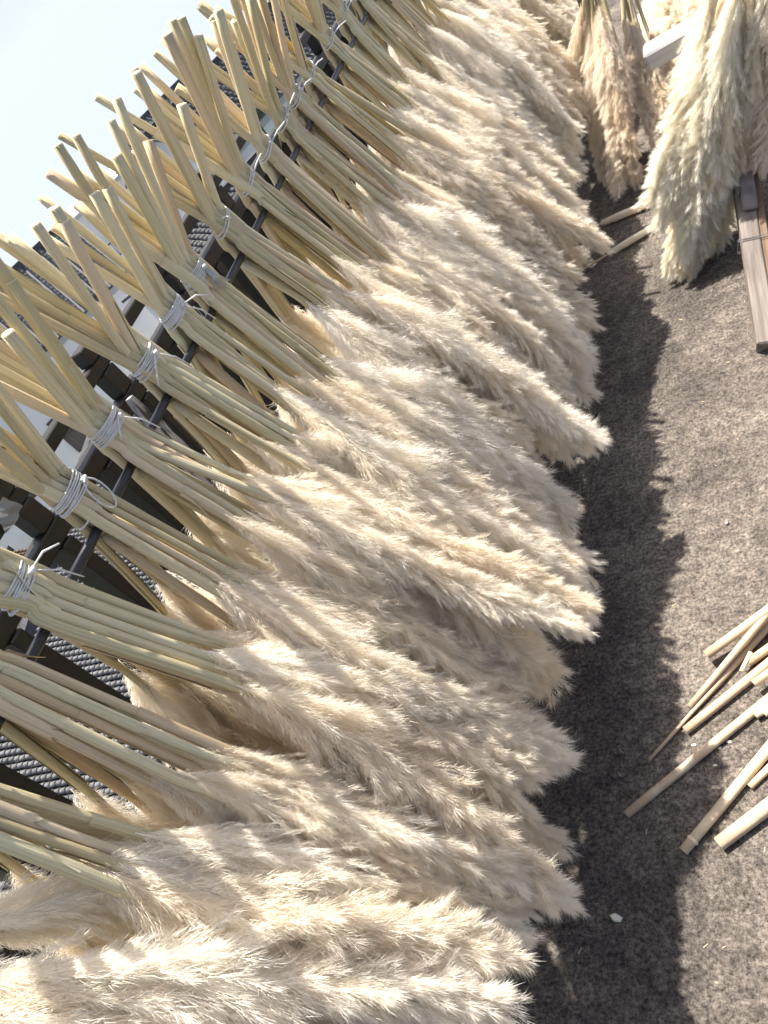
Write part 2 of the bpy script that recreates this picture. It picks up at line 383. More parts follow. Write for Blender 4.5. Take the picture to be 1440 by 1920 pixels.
# balcony block in the distance
B3 = at_s(285, 425, .035)
e = empty('balcony_house', B3, 'distant white block with a black iron balcony railing and dark shutters', 'house', 'houses beyond the terrace fence', rz=fa)
MB().box((-3, 1.2, -12), (6, 7, 3.2)).obj('wall', 'wall', e)
MB().box((-3, 0, -.3), (6, 1.198, 0)).obj('balcony_slab', 'wall', e)
rl = MB().box((-3, .02, 1.0), (6, .08, 1.07)).box((-3, .02, .1), (6, .08, .15))
for i in range(46): rl.box((-2.98 + i * .195, .035, .15), (-2.95 + i * .195, .065, 1.0))
rl.obj('railing', 'iron', e)
for x in (-1.6, 1.2, 3.8):
    s_ = MB().box((x, 1.13, -2.6), (x + 1.5, 1.198, -.5)).obj('shutter', 'iron', e)
    for k in range(9): MB().box((x + .05, 1.1, -2.5 + k * .22), (x + 1.45, 1.128, -2.4 + k * .22)).obj('slat', 'cornice', s_)
MB().box((-3.3, .9, 3.2), (6.3, 7.3, 3.45)).obj('roof', 'cornice', e)

def tree(px, py, s, h, r, lab):
    p = at_s(px, py, s); rt = random.Random(px); zb = terrain_z(p.x, p.y)
    e = empty('tree', (p.x, p.y, zb), lab, 'tree', 'trees between the houses')
    top = p.z - zb
    t = MB().tube([(0, 0, -.3), (.1, 0, top * .5), (0, .1, top - r * .4)], [.22, .15, .05], 7)
    for k in range(7):
        a = rt.uniform(0, 6.28); z = top - r * rt.uniform(.5, 1.4)
        t.tube([(0, 0, z - .4), (math.cos(a) * r * .4, math.sin(a) * r * .4, z), (math.cos(a) * r * .8, math.sin(a) * r * .8, z + .3)], [.07, .05, .02], 5)
    t.obj('trunk', 'bark', e, smooth=True)
    c = MB()
    for k in range(900):
        cl = rt.randrange(14); rc = random.Random(cl * 31 + px)
        o = Vector((rc.gauss(0, .45), rc.gauss(0, .45), rc.gauss(-.15, .5))) * r
        q = o + Vector((rt.gauss(0, .2), rt.gauss(0, .2), rt.gauss(0, .18))) * r + Vector((0, 0, top - r * .6))
        d = Vector((rt.gauss(0, 1), rt.gauss(0, 1), rt.gauss(0, 1))).normalized(); s2 = d.orthogonal().normalized() * .16; d *= .3
        c.add([q - d, q + s2, q + d, q - s2], [(0, 1, 2, 3)])
    c.obj('crown', 'leaf', e)
tree(168, 424, .055, 8, 3.0, 'dark distant tree rising behind the tall white house')
tree(238, 392, .060, 8, 3.4, 'distant tree beside the balcony house below the hill')
tree(318, 342, .050, 8, 3.2, 'distant tree between the balcony house and the far tiled house')

# ------------------------------------------------------------------ fence
FX = -1.05
fe = empty('balustrade', (FX, 1.0, 0), 'dark brown balustrade with square openings and upright bars along the terrace edge', 'fence')
fy0, fy1 = -1.6, 6.6
def fbox(name, a, b, bev=.004): MB().box(a, b, 0, bev).obj(name, 'fence', fe)
fbox('rail', (-.022, fy0 - 1, .888), (.022, fy1 - 1, .930))
fbox('rail', (-.034, fy0 - 1, .742), (.034, fy1 - 1, .797))
fbox('rail', (-.04, fy0 - 1, .10), (.04, fy1 - 1, .165))
posts = [1.27 + .58 * k for k in range(-4, 10)]
for y in posts:
    fbox('post', (-.03, y - .035 - 1, .798), (.03, y + .035 - 1, .887)); fbox('post_cap', (-.028, y - .033 - 1, .931), (.028, y + .033 - 1, .985))
y = fy0 + .06; k = 0
while y < fy1 - .05:
    if k % 12 == 0: MB().box((-.06, y - .05 - 1, .0), (.06, y + .05 - 1, .0995), 0, .004).obj('foot', 'fence', fe)
    fbox('baluster', (-.045, y - .025 - 1, .166), (.045, y + .025 - 1, .741)); y += .155; k += 1
MB().box((-.09, fy0 - 1, -.002), (-.062, fy1 - 1, .06)).obj('kerb', 'cornice', fe)

# weathered board and plastic film on the fence
c0, c1 = at_x(238, 748, FX + .12), at_x(425, 950, FX + .12)
d = (c1 - c0); lb = MB()
ax = d.normalized(); sdv = Vector((0, 1, 0)); nv = ax.cross(sdv).normalized(); sdv = nv.cross(ax)
rb = random.Random(3); L0 = []; nseg = 14
for i in range(nseg + 1):
    t = i / nseg; w0 = .032 * (0.35 + min(1, t * 3)) * (1 + rb.uniform(-.2, .2)); w1 = .028 * (0.35 + min(1, t * 3)) * (1 + rb.uniform(-.25, .25))
    c_ = c0 + d * (t * 1.25)
    L0.append([c_ - sdv * w0, c_ + sdv * w1, c_ + sdv * w1 + nv * .02, c_ - sdv * w0 + nv * .02])
vs = sum(L0, []); fs = [(3, 2, 1, 0), tuple(nseg * 4 + i for i in range(4))]
for i in range(nseg):
    for j in range(4): a_, b_ = i * 4 + j, i * 4 + (j + 1) % 4; fs.append((a_, b_, b_ + 4, a_ + 4))
lb.add(vs, fs).obj('weathered_board', 'lichen', label='narrow ragged board with peeling grey face leaning upright at the brown fence', cat='board')
pf = at_x(14, 962, FX + .03); fb = MB(); vs = []
N_ = 15
for j in range(N_):
    for i in range(N_):
        u, v = i / (N_ - 1) - .5, j / (N_ - 1) - .5
        vs.append(pf + Vector((.006 * noise.noise(Vector((u * 2, v * 2, 2))) + .004 * math.sin(v * 9 + u * 7), u * .085 * (1.15 - .5 * (v + .5)), v * .06 + .02 * u * u)))
fb.add(vs, [(j * N_ + i, j * N_ + i + 1, (j + 1) * N_ + i + 1, (j + 1) * N_ + i) for j in range(N_ - 1) for i in range(N_ - 1)]).obj('plastic_film', 'plastic', smooth=True, label='crumpled bluish scrap of plastic film caught on the brown fence rail', cat='plastic scrap')

# ------------------------------------------------------------------ plumes
def plume_mesh(name, seed, L=.66, Rm=.056, nb=620, nh=150, sag=.05, m='plume'):
    g = np.random.RandomState(seed)
    lump = g.uniform(0, 6.28, 4)
    prof = lambda t: np.clip(np.minimum(1.0, .22 + 2.3 * t) * np.clip(1.55 * (1.07 - t), 0, 1) ** .5 * (1 + .09 * np.sin(t * 17 + lump[0]) + .06 * np.sin(t * 31 + lump[1])), .02, 1.2)
    b1, b2 = g.uniform(-sag, sag, 2); w1 = g.uniform(0, 6.28)
    axis = lambda t: np.stack([b1 * t * t + .012 * np.sin(t * 5 + w1), b2 * t * t + .012 * np.cos(t * 4 + w1), t * L], -1)
    t0 = g.uniform(0, 1, nb) ** .9 * .90; ph = g.uniform(0, 2 * np.pi, nb)
    # branches gather in loose locks
    ph = ph + .35 * np.sin(3 * ph + 9 * t0 + lump[2]); t0 = np.clip(t0 + .02 * np.sin(5 * ph + lump[3]), 0, .9)
    lb = g.uniform(.07, .17, nb) * np.clip(1.12 - t0, .35, 1)
    te = np.clip(t0 + lb / L, 0, 1.03)
    rend = Rm * prof(te) * np.where(g.uniform(0, 1, nb) < .06, g.uniform(1.05, 1.3, nb), g.uniform(.45, 1.04, nb))
    u = g.uniform(.03, 1, (nb, nh)) ** .75
    def pos(u):
        rr = rend[:, None] * u ** .8; a = ph[:, None] + .4 * (u - .5)
        t = t0[:, None] + (te - t0)[:, None] * u
        p = axis(t); p[..., 0] += np.cos(a) * rr; p[..., 1] += np.sin(a) * rr
        return p
    p = pos(u); q = pos(u + .03); tg = q - p; tg /= np.linalg.norm(tg, axis=-1, keepdims=True)
    outw = np.stack([np.cos(ph)[:, None] * np.ones_like(u), np.sin(ph)[:, None] * np.ones_like(u), np.zeros_like(u)], -1)
    rd = g.normal(0, 1, p.shape)
    p = p + rd[..., ::-1] * .0022
    d = tg + .42 * rd * g.uniform(.3, 1, u.shape)[..., None] + .30 * outw; d /= np.linalg.norm(d, axis=-1, keepdims=True)
    ln = g.uniform(.008, .019, u.shape)
    side = np.cross(d, g.normal(0, 1, p.shape)); side /= np.linalg.norm(side, axis=-1, keepdims=True)
    wd = g.uniform(.00023, .00044, u.shape)
    p = p.reshape(-1, 3); d = d.reshape(-1, 3); side = side.reshape(-1, 3); ln = ln.reshape(-1, 1); wd = wd.reshape(-1, 1)
    V = np.stack([p - side * wd, p + side * wd, p + d * ln], 1).reshape(-1, 3)
    n = len(p)
    # solid inner core, added to block light passing through the fluff
    cn, cr = 8, 12; cv = []; cf = []
    for i in range(cr + 1):
        t = i / cr * .9; c = axis(np.array(t)); r = .38 * Rm * float(prof(np.array(t))) * min(1, .15 + t * 5) * max(.01, 1 - t)
        for j in range(cn):
            a = 2 * np.pi * j / cn; cv.append((c[0] + math.cos(a) * r, c[1] + math.sin(a) * r, c[2]))
    o = len(V)
    for i in range(cr):
        for j in range(cn):
            a, b_ = o + i * cn + j, o + i * cn + (j + 1) % cn; cf.append((a, b_, b_ + cn)); cf.append((a, b_ + cn, a + cn))
    V = np.concatenate([V, np.array(cv)]); F = np.concatenate([np.arange(n * 3), np.array(cf).reshape(-1)])
    me = bpy.data.meshes.new(name); nf = len(F) // 3
    me.vertices.add(len(V)); me.vertices.foreach_set('co', V.astype(np.float32).ravel())
    me.loops.add(len(F)); me.loops.foreach_set('vertex_index', F.astype(np.int32))
    me.polygons.add(nf); me.polygons.foreach_set('loop_start', np.arange(nf, dtype=np.int32) * 3)
    me.materials.append(MT[m]); me.update(calc_edges=True); me.validate()
    return me
PL = [plume_mesh('plume', 100 + i, L=.63 + .03 * (i % 4), Rm=.050 + .006 * (i % 3)) for i in range(8)]
PLT = [plume_mesh('plume', 200 + i, L=.66, Rm=.048, m='plume_tan') for i in range(2)]
PLG = [plume_mesh('plume', 300 + i, L=.72, Rm=.060, m='plume_green') for i in range(2)]

def add_plume(parent, base, dr, rng, pool=PL, sc=1.0):
    q = Vector(dr).to_track_quat('Z', 'Y').to_matrix().to_4x4()
    m4 = Matrix.Translation(Vector(base) - parent.location) @ q @ Matrix.Rotation(rng.uniform(0, 6.28), 4, 'Z')
    s = sc * rng.uniform(.86, 1.12); f = rng.uniform(.85, 1.22)
    put('plume', pool[rng.randrange(len(pool))], None, parent, mw=m4 @ Matrix.Diagonal((s * f, s * f, s, 1)))

def add_stem(parent, P, rng, r0=.0062, r1=.0082, m=None):
    pts = [p - parent.location for p in catmull(P, 6)]; k = len(pts)
    ov = rng.uniform(.88, 1.14); gr = rng.uniform(.03, .13); ph = rng.uniform(0, 6.28); rs = []
    nodes = sorted(rng.uniform(.12, .8) for _ in range(rng.choice((1, 1, 2))))
    for i in range(k):
        t = i / (k - 1); r = r0 + (r1 - r0) * t
        r *= 1 + .10 * sum(1 for q in nodes if t > q) - .05
        rs.append(r)
    b_ = MB().tube(pts, rs, 10, 0, True, ov, gr, rng.choice((2, 3, 3)), ph, capmi=1)
    # overlapping sheath: a split sleeve that ends in a torn edge
    q = nodes[0]; i0 = max(1, int(q * (k - 1)) - 2); i1 = min(k - 2, i0 + rng.choice((5, 7, 9)))
    n = 7; base = len(b_.v); a0 = rng.uniform(0, 6.28); span = rng.uniform(2.6, 4.4); vs = []; up_ = None
    for i in range(i0, i1 + 1):
        tg = (pts[min(i + 1, k - 1)] - pts[i - 1]).normalized()
        if up_ is None: up_ = tg.orthogonal().normalized()
        up_ = (up_ - tg * up_.dot(tg)).normalized(); s_ = tg.cross(up_); e_ = (i - i0) / max(1, i1 - i0)
        for j in range(n):
            a = a0 + span * (j / (n - 1) - .5); rr = rs[i] * (1.16 + .10 * abs(j / (n - 1) - .5)) * (1 + .10 * (1 - e_))
            off = tg * (rng.uniform(-.012, .006) if i == i0 else 0)
            vs.append(pts[i] + off + up_ * (math.cos(a) * rr * max(1, ov)) + s_ * (math.sin(a) * rr * max(1, ov * .9)))
    fs = []
    for i in range(i1 - i0):
        for j in range(n - 1): a = i * n + j; fs.append((a, a + 1, a + 1 + n, a + n))
    b_.add(vs, fs, 0)
    # a loose tongue of sheath peeling off some stalks
    nfl = 0
    if rng.random() < .45:
        i_ = rng.randrange(2, k - 4); p_ = pts[i_]; tg = (pts[i_ + 2] - p_).normalized() * rng.choice((1, -1)); o_ = tg.orthogonal().normalized()
        o_ = (Matrix.Rotation(rng.uniform(0, 6.28), 3, tg) @ o_); w_ = tg.cross(o_).normalized(); Lf = rng.uniform(.03, .09); c_ = rng.uniform(.05, .35); vs = []
        for q in range(6):
            e_ = q / 5; hw = rs[i_] * (.9 - .75 * e_); m_ = p_ + tg * Lf * e_ + o_ * (rs[i_] * 1.15 + Lf * c_ * e_ ** 2.2)
            vs += [m_ - w_ * hw, m_ + w_ * hw]
        b_.add(vs, [(q * 2, q * 2 + 1, q * 2 + 3, q * 2 + 2) for q in range(5)]); nfl = 12
    tl_ = 0.0; al = []; of = rng.uniform(0, 40)
    for i in range(k):
        if i: tl_ += (pts[i] - pts[i - 1]).length
        for j in range(10): a = 2 * math.pi * j / 10; al.append((math.cos(a) + of, math.sin(a), tl_ * 5))
    for i in range(i0, i1 + 1):
        for j in range(n): a = span * j / n; al.append((math.cos(a) * 1.5 + of + 9, math.sin(a) * 1.5, i * .1))
    al += [(of + 3 + .3 * (q % 2), .5, q * .02) for q in range(nfl)]
    m = m or rng.choices(('stem', 'stem_green', 'stem_pink', 'stem_gold'), (9, 4, 3, .5))[0]
    so_ = b_.obj('stalk', (m, 'pith'), parent, smooth=True)
    at_ = so_.data.attributes.new('fibre', 'FLOAT_VECTOR', 'POINT'); at_.data.foreach_set('vector', [c for v in al for c in v])

def add_tie(parent, c, kind, rng, ax=.0175, ay=.0325):
    c = Vector(c) - parent.location
    def ring(z, r, tilt=0.0, gx=1.0):
        P = []
        for i in range(21):
            a = 2 * math.pi * i / 20
            P.append(c + Vector((math.cos(a) * ax * gx, math.sin(a) * ay * gx, z + tilt * math.sin(a) + .2 * tilt * math.cos(a))))
        return P, r
    b_ = MB()
    if kind in ('string', 'frayed', 'looped', 'wide'):
        nrg = 9 if kind == 'wide' else 7
        for i in range(nrg):
            P, r = ring(-.0105 + .021 * i / (nrg - 1), .0013, .003 + rng.uniform(-.0025, .0025), rng.uniform(1, 1.06)); b_.tube(P, r, 6, cap=False)
        t = b_.obj('string_tie', 'string', parent, smooth=True)
        knot = c + Vector((ax * 1.05, rng.uniform(-.01, .02), 0)); tb = MB()
        tb.tube([knot - Vector((0, .006, 0)), knot + Vector((.005, 0, 0)), knot + Vector((0, .006, 0))], [.002, .0042, .002], 6)
        if kind == 'frayed':
            for i in range(26):
                dy, dz = rng.gauss(.0, .014), rng.uniform(-.055, -.035)
                tb.tube([knot, knot + Vector((.006, dy * .4, dz * .5)), knot + Vector((.006 + rng.gauss(0, .004), dy, dz))], [.0011, .001, .0006], 3)
        elif kind == 'looped':
            P = [knot + Vector((.006, math.sin(a) * .014 - .004, -.028 + math.cos(a) * .028)) for a in [i * 6.28 / 14 for i in range(15)]]
            tb.tube(P, .0013, 5)
            P, r = ring(-.035, .0014, .004); tb.tube(P, r, 5, cap=False)
        else:
            e1 = knot + Vector((.01, rng.choice((-1, 1)) * rng.uniform(.035, .07), rng.uniform(-.045, -.01)))
            tb.tube([knot, (knot + e1) / 2 + Vector((.006, 0, .008)), e1], [.001, .0017, .0012], 5)
            tb.tube([knot, knot + Vector((.008, .02, -.03)), knot + Vector((.01, .03, -.06))], [.001, .0014, .001], 5)
        tb.obj('string_tail', 'string', t, smooth=True)
    else:
        P, r = ring(0, .0017, .012, 1.03); b_.tube(P, r, 6, cap=False)
        P, r = ring(.006, .0013, .011, 1.03); b_.tube(P, r, 6, cap=False)
        t = b_.obj('cable_tie', 'string', parent, smooth=True)
        a0 = c + Vector((ax * 1.05, rng.uniform(-.005, .012), .004)); hd = MB().box(a0 - Vector((.003, .004, .003)), a0 + Vector((.004, .004, .004)), 0, .001)
        dy = rng.choice((1, 1, 1, -1)); e1 = a0 + Vector((rng.uniform(.01, .03), dy * rng.uniform(.035, .07), rng.uniform(.0, .02)))
        hd.tube([a0, (a0 + e1) / 2 + Vector((.002, 0, .003)), e1], [.0017, .0017, .0015], 5)
        hd.obj('tie_tail', 'string', t, smooth=True)

# ------------------------------------------------------------------ the row
RODZ = H - .41
e = empty('hanging_pole', (0, 0, RODZ), 'long slim black metal pole that the row of bundles hangs over', 'pole')
MB().tube([(0, -.9, 0), (.0, .5, -.002), (.003, 1.8, -.004), (.002, 3.2, -.003), (0, 5.2, 0)], .0072, 12).obj('pole', 'pole', e, smooth=True)
for y in (-.8, 5.1):
    MB().tube([(0, y, -.0073), (0, y, -RODZ + .012)], .012, 10).obj('upright', 'pole', e, smooth=True)
    MB().box((-.16, y - .03, -RODZ), (.16, y + .03, -RODZ + .012), 0, .003).obj('foot', 'pole', e)

TIES = [(40, 1090), (137, 925), (190, 785), (290, 692), (326, 586), (382, 534), (440, 438), (492, 373), (529, 322), (557, 258), (577, 212), (596, 154), (622, 78), (640, 20)]
ys = [at_x(px, py, .0).y for px, py in TIES]
d0 = .125
first = [ys[0] - d0 * k for k in (5, 4, 3, 2, 1)]
more = [ys[-1] + .19 * (k + 1) for k in range(10)]
first[2] -= .055
YS = first + ys + more
print('YS', [round(v, 3) for v in YS])
kinds = ['zip', 'zip', 'string', 'string', 'zip', 'string', 'looped', 'wide', 'string', 'wide', 'frayed'] + ['zip'] * 20
look = ['pampas bundle lowest of all, only its fluff showing at the bottom edge',
        'pampas bundle whose stalks show in the very lower left corner', 'pampas bundle whose pale plume crosses the lower left corner', 'pampas bundle with split green sheaths just above the bottom left plume',
        'pampas bundle with thick grey green stalks low on the left', 'pampas bundle tied by a broad flat string with two long white tails', 'pampas bundle with a hanging white string loop below its tie',
        'pampas bundle with a broad white band and golden stalk tops', 'pampas bundle whose string tail lies along the stalks towards the pole', 'pampas bundle wrapped in several neat turns of white string', 'pampas bundle with a frayed white tassel of string at its tie',
        'pampas bundle with one long white cable tie tail above dark bars', 'pampas bundle with tan stalks next after the long cable tie tail']
ordw = ['thirteenth', 'fourteenth', 'fifteenth', 'sixteenth', 'seventeenth', 'eighteenth', 'nineteenth', 'twentieth', 'twenty-first', 'twenty-second', 'twenty-third', 'twenty-fourth', 'twenty-fifth', 'twenty-sixth', 'twenty-seventh', 'twenty-eighth']
look += ['pampas bundle with thin white cable tie, %s along the black pole from the near end' % w for w in ordw]
for i, y in enumerate(YS):
    rg = random.Random(900 + i)
    e = empty('pampas_bundle', (0, y, RODZ), look[i], 'pampas bundle', 'pampas bundles hung over the black pole')
    tz = RODZ + .055
    nf, nb_ = (rg.choice((4, 5, 5)) if i != 2 else 5), rg.choice((3, 4, 4))
    lean_y = {5: .15, 4: .0, 6: .05, 3: .04}.get(i, rg.gauss(.02, .05)); lift = rg.uniform(-.03, .03); front_shift = rg.uniform(-.005, .005)
    tag_m = None
    for side, n, inner in ((1, nf, 0), (-1, nb_, 0), (1, 2, 1)):  # inner pair of plumes is added to block sun between front and back
        tilt = rad(17 + rg.uniform(-2, 2)) if side > 0 else rad(8 + rg.uniform(-2, 3))
        if inner: tilt = rad(8 + rg.uniform(-2, 2))
        for k in range(n):
            w = k - (n - 1) / 2
            if inner: w = (k - .5) * 2.2
            yr = y + w * .0145 + front_shift * side; yt = y + w * (.0132 if not inner else .004)
            dB = (.19 if side > 0 else .175) + rg.uniform(-.04, .05) + lift - (.13 if i == 2 and side > 0 else 0)
            xr = side * .0155 if not inner else -.0155
            if inner: dB += .03
            fan = w * .004 + rg.gauss(0, .004) + dB * lean_y
            B = Vector((xr + (.02 if inner else 0) + side * math.tan(tilt) * dB + rg.gauss(0, .008) * 1, yr + fan, RODZ - dB))
            Rr = Vector((xr, yr, RODZ)); T = Vector((xr - side * math.tan(tilt) * .055 * .75, yt + side * .0025 - lean_y * .055, tz))
            tl = rg.uniform(.185, .30) if not inner else .006
            tt = math.tan(rad(12 + rg.uniform(-3, 3))) if side > 0 else math.tan(rad(17 + rg.uniform(-3, 3))) * (.55 + .45 * min(1, max(0, (y - .3) / 1.5)))
            U = Vector((-side * tt * tl + rg.gauss(0, .008), yt + w * .018 + rg.gauss(0, .013) + side * -.018 - lean_y * (.055 + tl * .8), tz + tl))
            dirn = (B - Rr).normalized()
            pd = Vector((dirn.x * rg.uniform(.8, 1.12), dirn.y * .7 + w * .045 + rg.gauss(0, .06), dirn.z)).normalized()
            add_stem(e, [B + pd * .09, B, Rr, T, U] if not inner else [B + pd * .09, B, Rr - Vector((0, 0, .02))], rg, r0=.0052 + rg.uniform(0, .0013), r1=.0066 + rg.uniform(0, .0020))
            add_plume(e, B - pd * .01, pd, rg, sc=rg.uniform(.96, 1.12) * (.96 if i == 2 and side > 0 else .78 if i == 4 and side > 0 else .95 if i in (3, 4) else 1.06 if i < 2 else 1))
    add_tie(e, (-.002, y - lean_y * .055, tz + .002), kinds[i], rg)

# ------------------------------------------------------------------ trestles and their bundles at the far right
def lean(name, top, foot, parent, m='oldwood'):
    ax = (top - foot).normalized(); sv = Vector((0, 1, 0)).cross(ax).normalized(); fv = ax.cross(sv)
    q = Matrix((sv, fv, ax)).transposed().to_4x4(); q.translation = foot; Ln = (top - foot).length
    return put(name, MB().box((-.026, -.022, 0), (.026, .022, Ln), 0, .004).mesh(name, (m,)), None, parent, mw=q), Ln
def trestle(lab, yb, zb, x0, x1, legs, grp=None):
    e = empty('trestle', (x0, yb, 0), lab, 'trestle', grp)
    MB().box((0, -.045, zb - .055), (x1 - x0, .045, zb), 0, .008).obj('beam', 'greywood', e)
    for (lx, dx, dy) in legs: lean('leg', Vector((lx, math.copysign(.06, dy), zb - .06)), Vector((lx + dx, dy, .0)), e)
    if len(legs) == 3 and zb > .7: MB().box((.42, -.32, .255), (x1 - x0, -.28, .295), 0, .004).obj('stretcher', 'oldwood', e)
    return e
yB, zB, xB = 2.70, .613, CAM.x - .274
trestle('weathered grey trestle beam jutting out behind the cream sheaf at the right', yB, zB, xB, 2.4, ((.5, -.05, .45), (1.6, .1, -.5), (1.6, .1, .45)))
trestle('second grey trestle behind, hidden under the hanging plumes at the far end', 3.62, .75, .30, 2.2, ((.12, -.1, .5), (1.7, .1, -.5), (1.7, .1, .5)))
e = empty('wooden_prop', (CAM.x - .195, 1.93, 0), 'weathered brown wooden prop leaning from the floor at the right edge', 'wooden prop')
lg, Ln = lean('plank', Vector((.105, 1.42, .328)), Vector((0, 0, .012)), e)
MB().box((.0265, -.018, .0), (.048, .024, Ln * .9), 0, .003).obj('side_batten', 'redwood', lg)
MB().box((-.012, -.040, Ln * .34), (.030, -.0225, Ln * .60), 0, .006).obj('splice', 'bracket', lg)
wr = MB()
for zz in (.26, .265): wr.tube([(-.036, -.024, Ln * zz), (.064, -.026, Ln * zz + .01), (.064, .026, Ln * zz + .01), (-.036, .024, Ln * zz), (-.036, -.024, Ln * zz)], .0012, 4)
wr.obj('wire_binding', 'wire', lg)

def sheaf(lab, cat, specs, tie, grp, pool, rg, stem_m='stem', sc=1.0, up_len=.3):
    e = empty('pampas_sheaf', tie, lab, cat, grp)
    for (bpt, tip) in specs:
        bpt, tip = Vector(bpt), Vector(tip); dr = (tip - bpt).normalized()
        top = Vector(tie) + Vector((rg.gauss(0, .015), rg.gauss(0, .015), rg.gauss(0, .01)))
        up_ = top + (top - bpt).normalized() * up_len * rg.uniform(.8, 1.1) + Vector((0, 0, .03))
        add_stem(e, [bpt + dr * .08, bpt, top, up_], rg, m=stem_m if rg.random() < .6 else None)
        L = (tip - bpt).length; add_plume(e, bpt - dr * .01, dr, rg, pool=pool, sc=sc * L / .70)
    add_tie(e, Vector(tie) + Vector((0, 0, .0)), 'zip', rg, .035, .035)
    return e
rg = random.Random(55)
c = CAM
def P(x, y, z): return Vector((c.x + x, y, z))
grp = 'pampas sheaves hung over the grey trestles'
# sheaf draped over the right beam, lit cream
sp = []
for k in range(7):
    u = k / 6; b0 = P(-.05 + .10 * u, 2.66 + .03 * rg.random(), .66 + .02 * rg.random()); 
    tpx = (1215 + 150 * u, 420 + 60 * math.sin(u * 3.0) + rg.uniform(-25, 25)); s = .00166 + .00005 * u
    sp.append((b0, at_s(*tpx, s)))
sp += [(P(-.03, 2.62, .66), at_s(1268, 505, .00171)), (P(-.0, 2.62, .67), at_s(1300, 470, .00170)), (P(.02, 2.60, .67), at_s(1245, 430, .00166))]
sheaf('big cream white pampas sheaf draped over the grey beam at the right', 'pampas sheaf', sp, P(.12, 2.80, .72), grp, PLG, rg, sc=1.03)
sp = []
for k in range(6):
    u = k / 5; sp.append((P(.10 + .09 * u, 2.62, .66), at_s(1385 + 75 * u, 330 + rg.uniform(-25, 20), .00163)))
sheaf('shaded greyish pampas sheaf cut off by the right edge above the wooden leg', 'pampas sheaf', sp, P(.22, 2.82, .72), grp, PL, rg, sc=1.0)
# sheaves at the far end, tips on the floor
def endsheaf(lab, bx, tips, pool, s0=.00198):
    sp = []
    for (bp_, tp) in tips:
        sp.append((at_s(*bp_, s0), floor_at(*tp, z=.03)))
    t = sum((q[0] for q in sp), Vector()) / len(sp) + Vector((.03, .10, .22))
    sheaf(lab, 'pampas sheaf', sp, t, grp, pool, rg)
endsheaf('tan pampas sheaf hanging at the far end with tips on the dark floor', 0,
         [((1095, 10), (1075, 300)), ((1100, 0), (1110, 330)), ((1125, 15), (1150, 375)), ((1135, 30), (1165, 350)), ((1120, 5), (1190, 345)), ((1150, 60), (1205, 350)), ((1110, 20), (1135, 345))], PLT)
endsheaf('pale pampas sheaf at the far end between the tan one and the grey beam', 0,
         [((1170, 40), (1235, 320)), ((1180, 30), (1255, 330)), ((1200, 60), (1270, 310)), ((1190, 50), (1290, 300)), ((1215, 60), (1310, 280)), ((1185, 20), (1225, 335))], PLT + PL[:2], .00205)
endsheaf('pampas sheaf lying behind the grey beam end at the top edge', 0,
         [((1240, -60), (1260, 230)), ((1260, -50), (1300, 220)), ((1290, -50), (1330, 200)), ((1225, -30), (1240, 240)), ((1310, -60), (1360, 200))], PL[:3] + PLT, .0024)

# ------------------------------------------------------------------ things on the floor
def loose(px0, px1, w0, w1, lab, m='peeled', z0=None, z1=None, ext=0.35, node=None):
    a = floor_at(*px0); b_ = floor_at(*px1)
    d = (b_ - a); L = d.length; d.normalize(); r0, r1 = w0 * .45, w1 * .45
    a.z = z0 if z0 is not None else r0; b_.z = z1 if z1 is not None else r1
    b2 = b_ + (b_ - a).normalized() * ext
    n = 9; P_ = [a.lerp(b2, i / (n - 1)) for i in range(n)]; rs = [r0 + (r1 - r0) * min(1, i / (n - 1) * 1.3) for i in range(n)]
    if node: rs = [r * (.62 if i / (n - 1) < node else 1) for i, r in enumerate(rs)]
    e = empty('loose_stalk', a, lab, 'stalk', 'loose stalks lying on the terrace floor')
    mb = MB().tube([p - a for p in P_], rs, 12, 0, True, 1.0, .03, 3, R.uniform(0, 6), capmi=1)
    mb.obj('stalk', (m, 'pith'), e, smooth=True)
    if node or 'ringed end' in lab:
        k = a.lerp(b2, node or .05); MB().tube([k - a - d * .003, k - a, k - a + d * .003], [rs[2] * 1.02, rs[2] * 1.12, rs[2] * 1.02], 12, 0, False).obj('node_ring', 'pith', e, smooth=True)
loose((1178, 1531), (1440, 1318), .019, .021, 'long peeled cream stalk whose cut end reaches farthest left on the floor', ext=.3)
loose((1221, 1426), (1410, 1216), .012, .020, 'stalk with a thin pointed tip and a knee at its node', node=.33, ext=.25)
loose((1288, 1374), (1440, 1252), .020, .023, 'pale pinkish stalk with a blunt end beside the kneed stalk', ext=.3)
loose((1297, 1330), (1400, 1222), .013, .019, 'slim stalk lying close along the upper side of the kneed stalk', z0=.012, z1=.03, ext=.25)
loose((1333, 1241), (1440, 1172), .022, .024, 'thick cream stalk highest of the loose ones on the floor', z0=.028, z1=.04, ext=.3)
loose((1407, 1248), (1440, 1226), .020, .022, 'short looking stalk end tucked under the thick upper stalk', z0=.012, z1=.014, ext=.3)
loose((1285, 1600), (1440, 1415), .021, .026, 'cream stalk with a ringed end in the lower right corner', ext=.3)
loose((1408, 1478), (1440, 1448), .014, .018, 'narrow orange tinted stalk beside the ringed stalk', ext=.3, m='stem_pink')
loose((1352, 1588), (1440, 1522), .028, .031, 'thickest pale stalk lowest of the loose ones', ext=.3)
loose((1396, 1268), (1406, 1248), .010, .011, 'stubby white sliver standing out between two stalks', z0=.02, z1=.02, ext=.02)
for (p0, p1, l) in (((1424, 1338), (1470, 1300), 'upper of the short cut ends piled at the right edge'), ((1420, 1348), (1470, 1318), 'lower of the short cut ends piled at the right edge'), ((1437, 1345), (1475, 1325), 'rightmost of the short cut ends piled at the right edge')):
    loose(p0, p1, .014, .014, l, z0=.012, z1=.012, ext=.1)
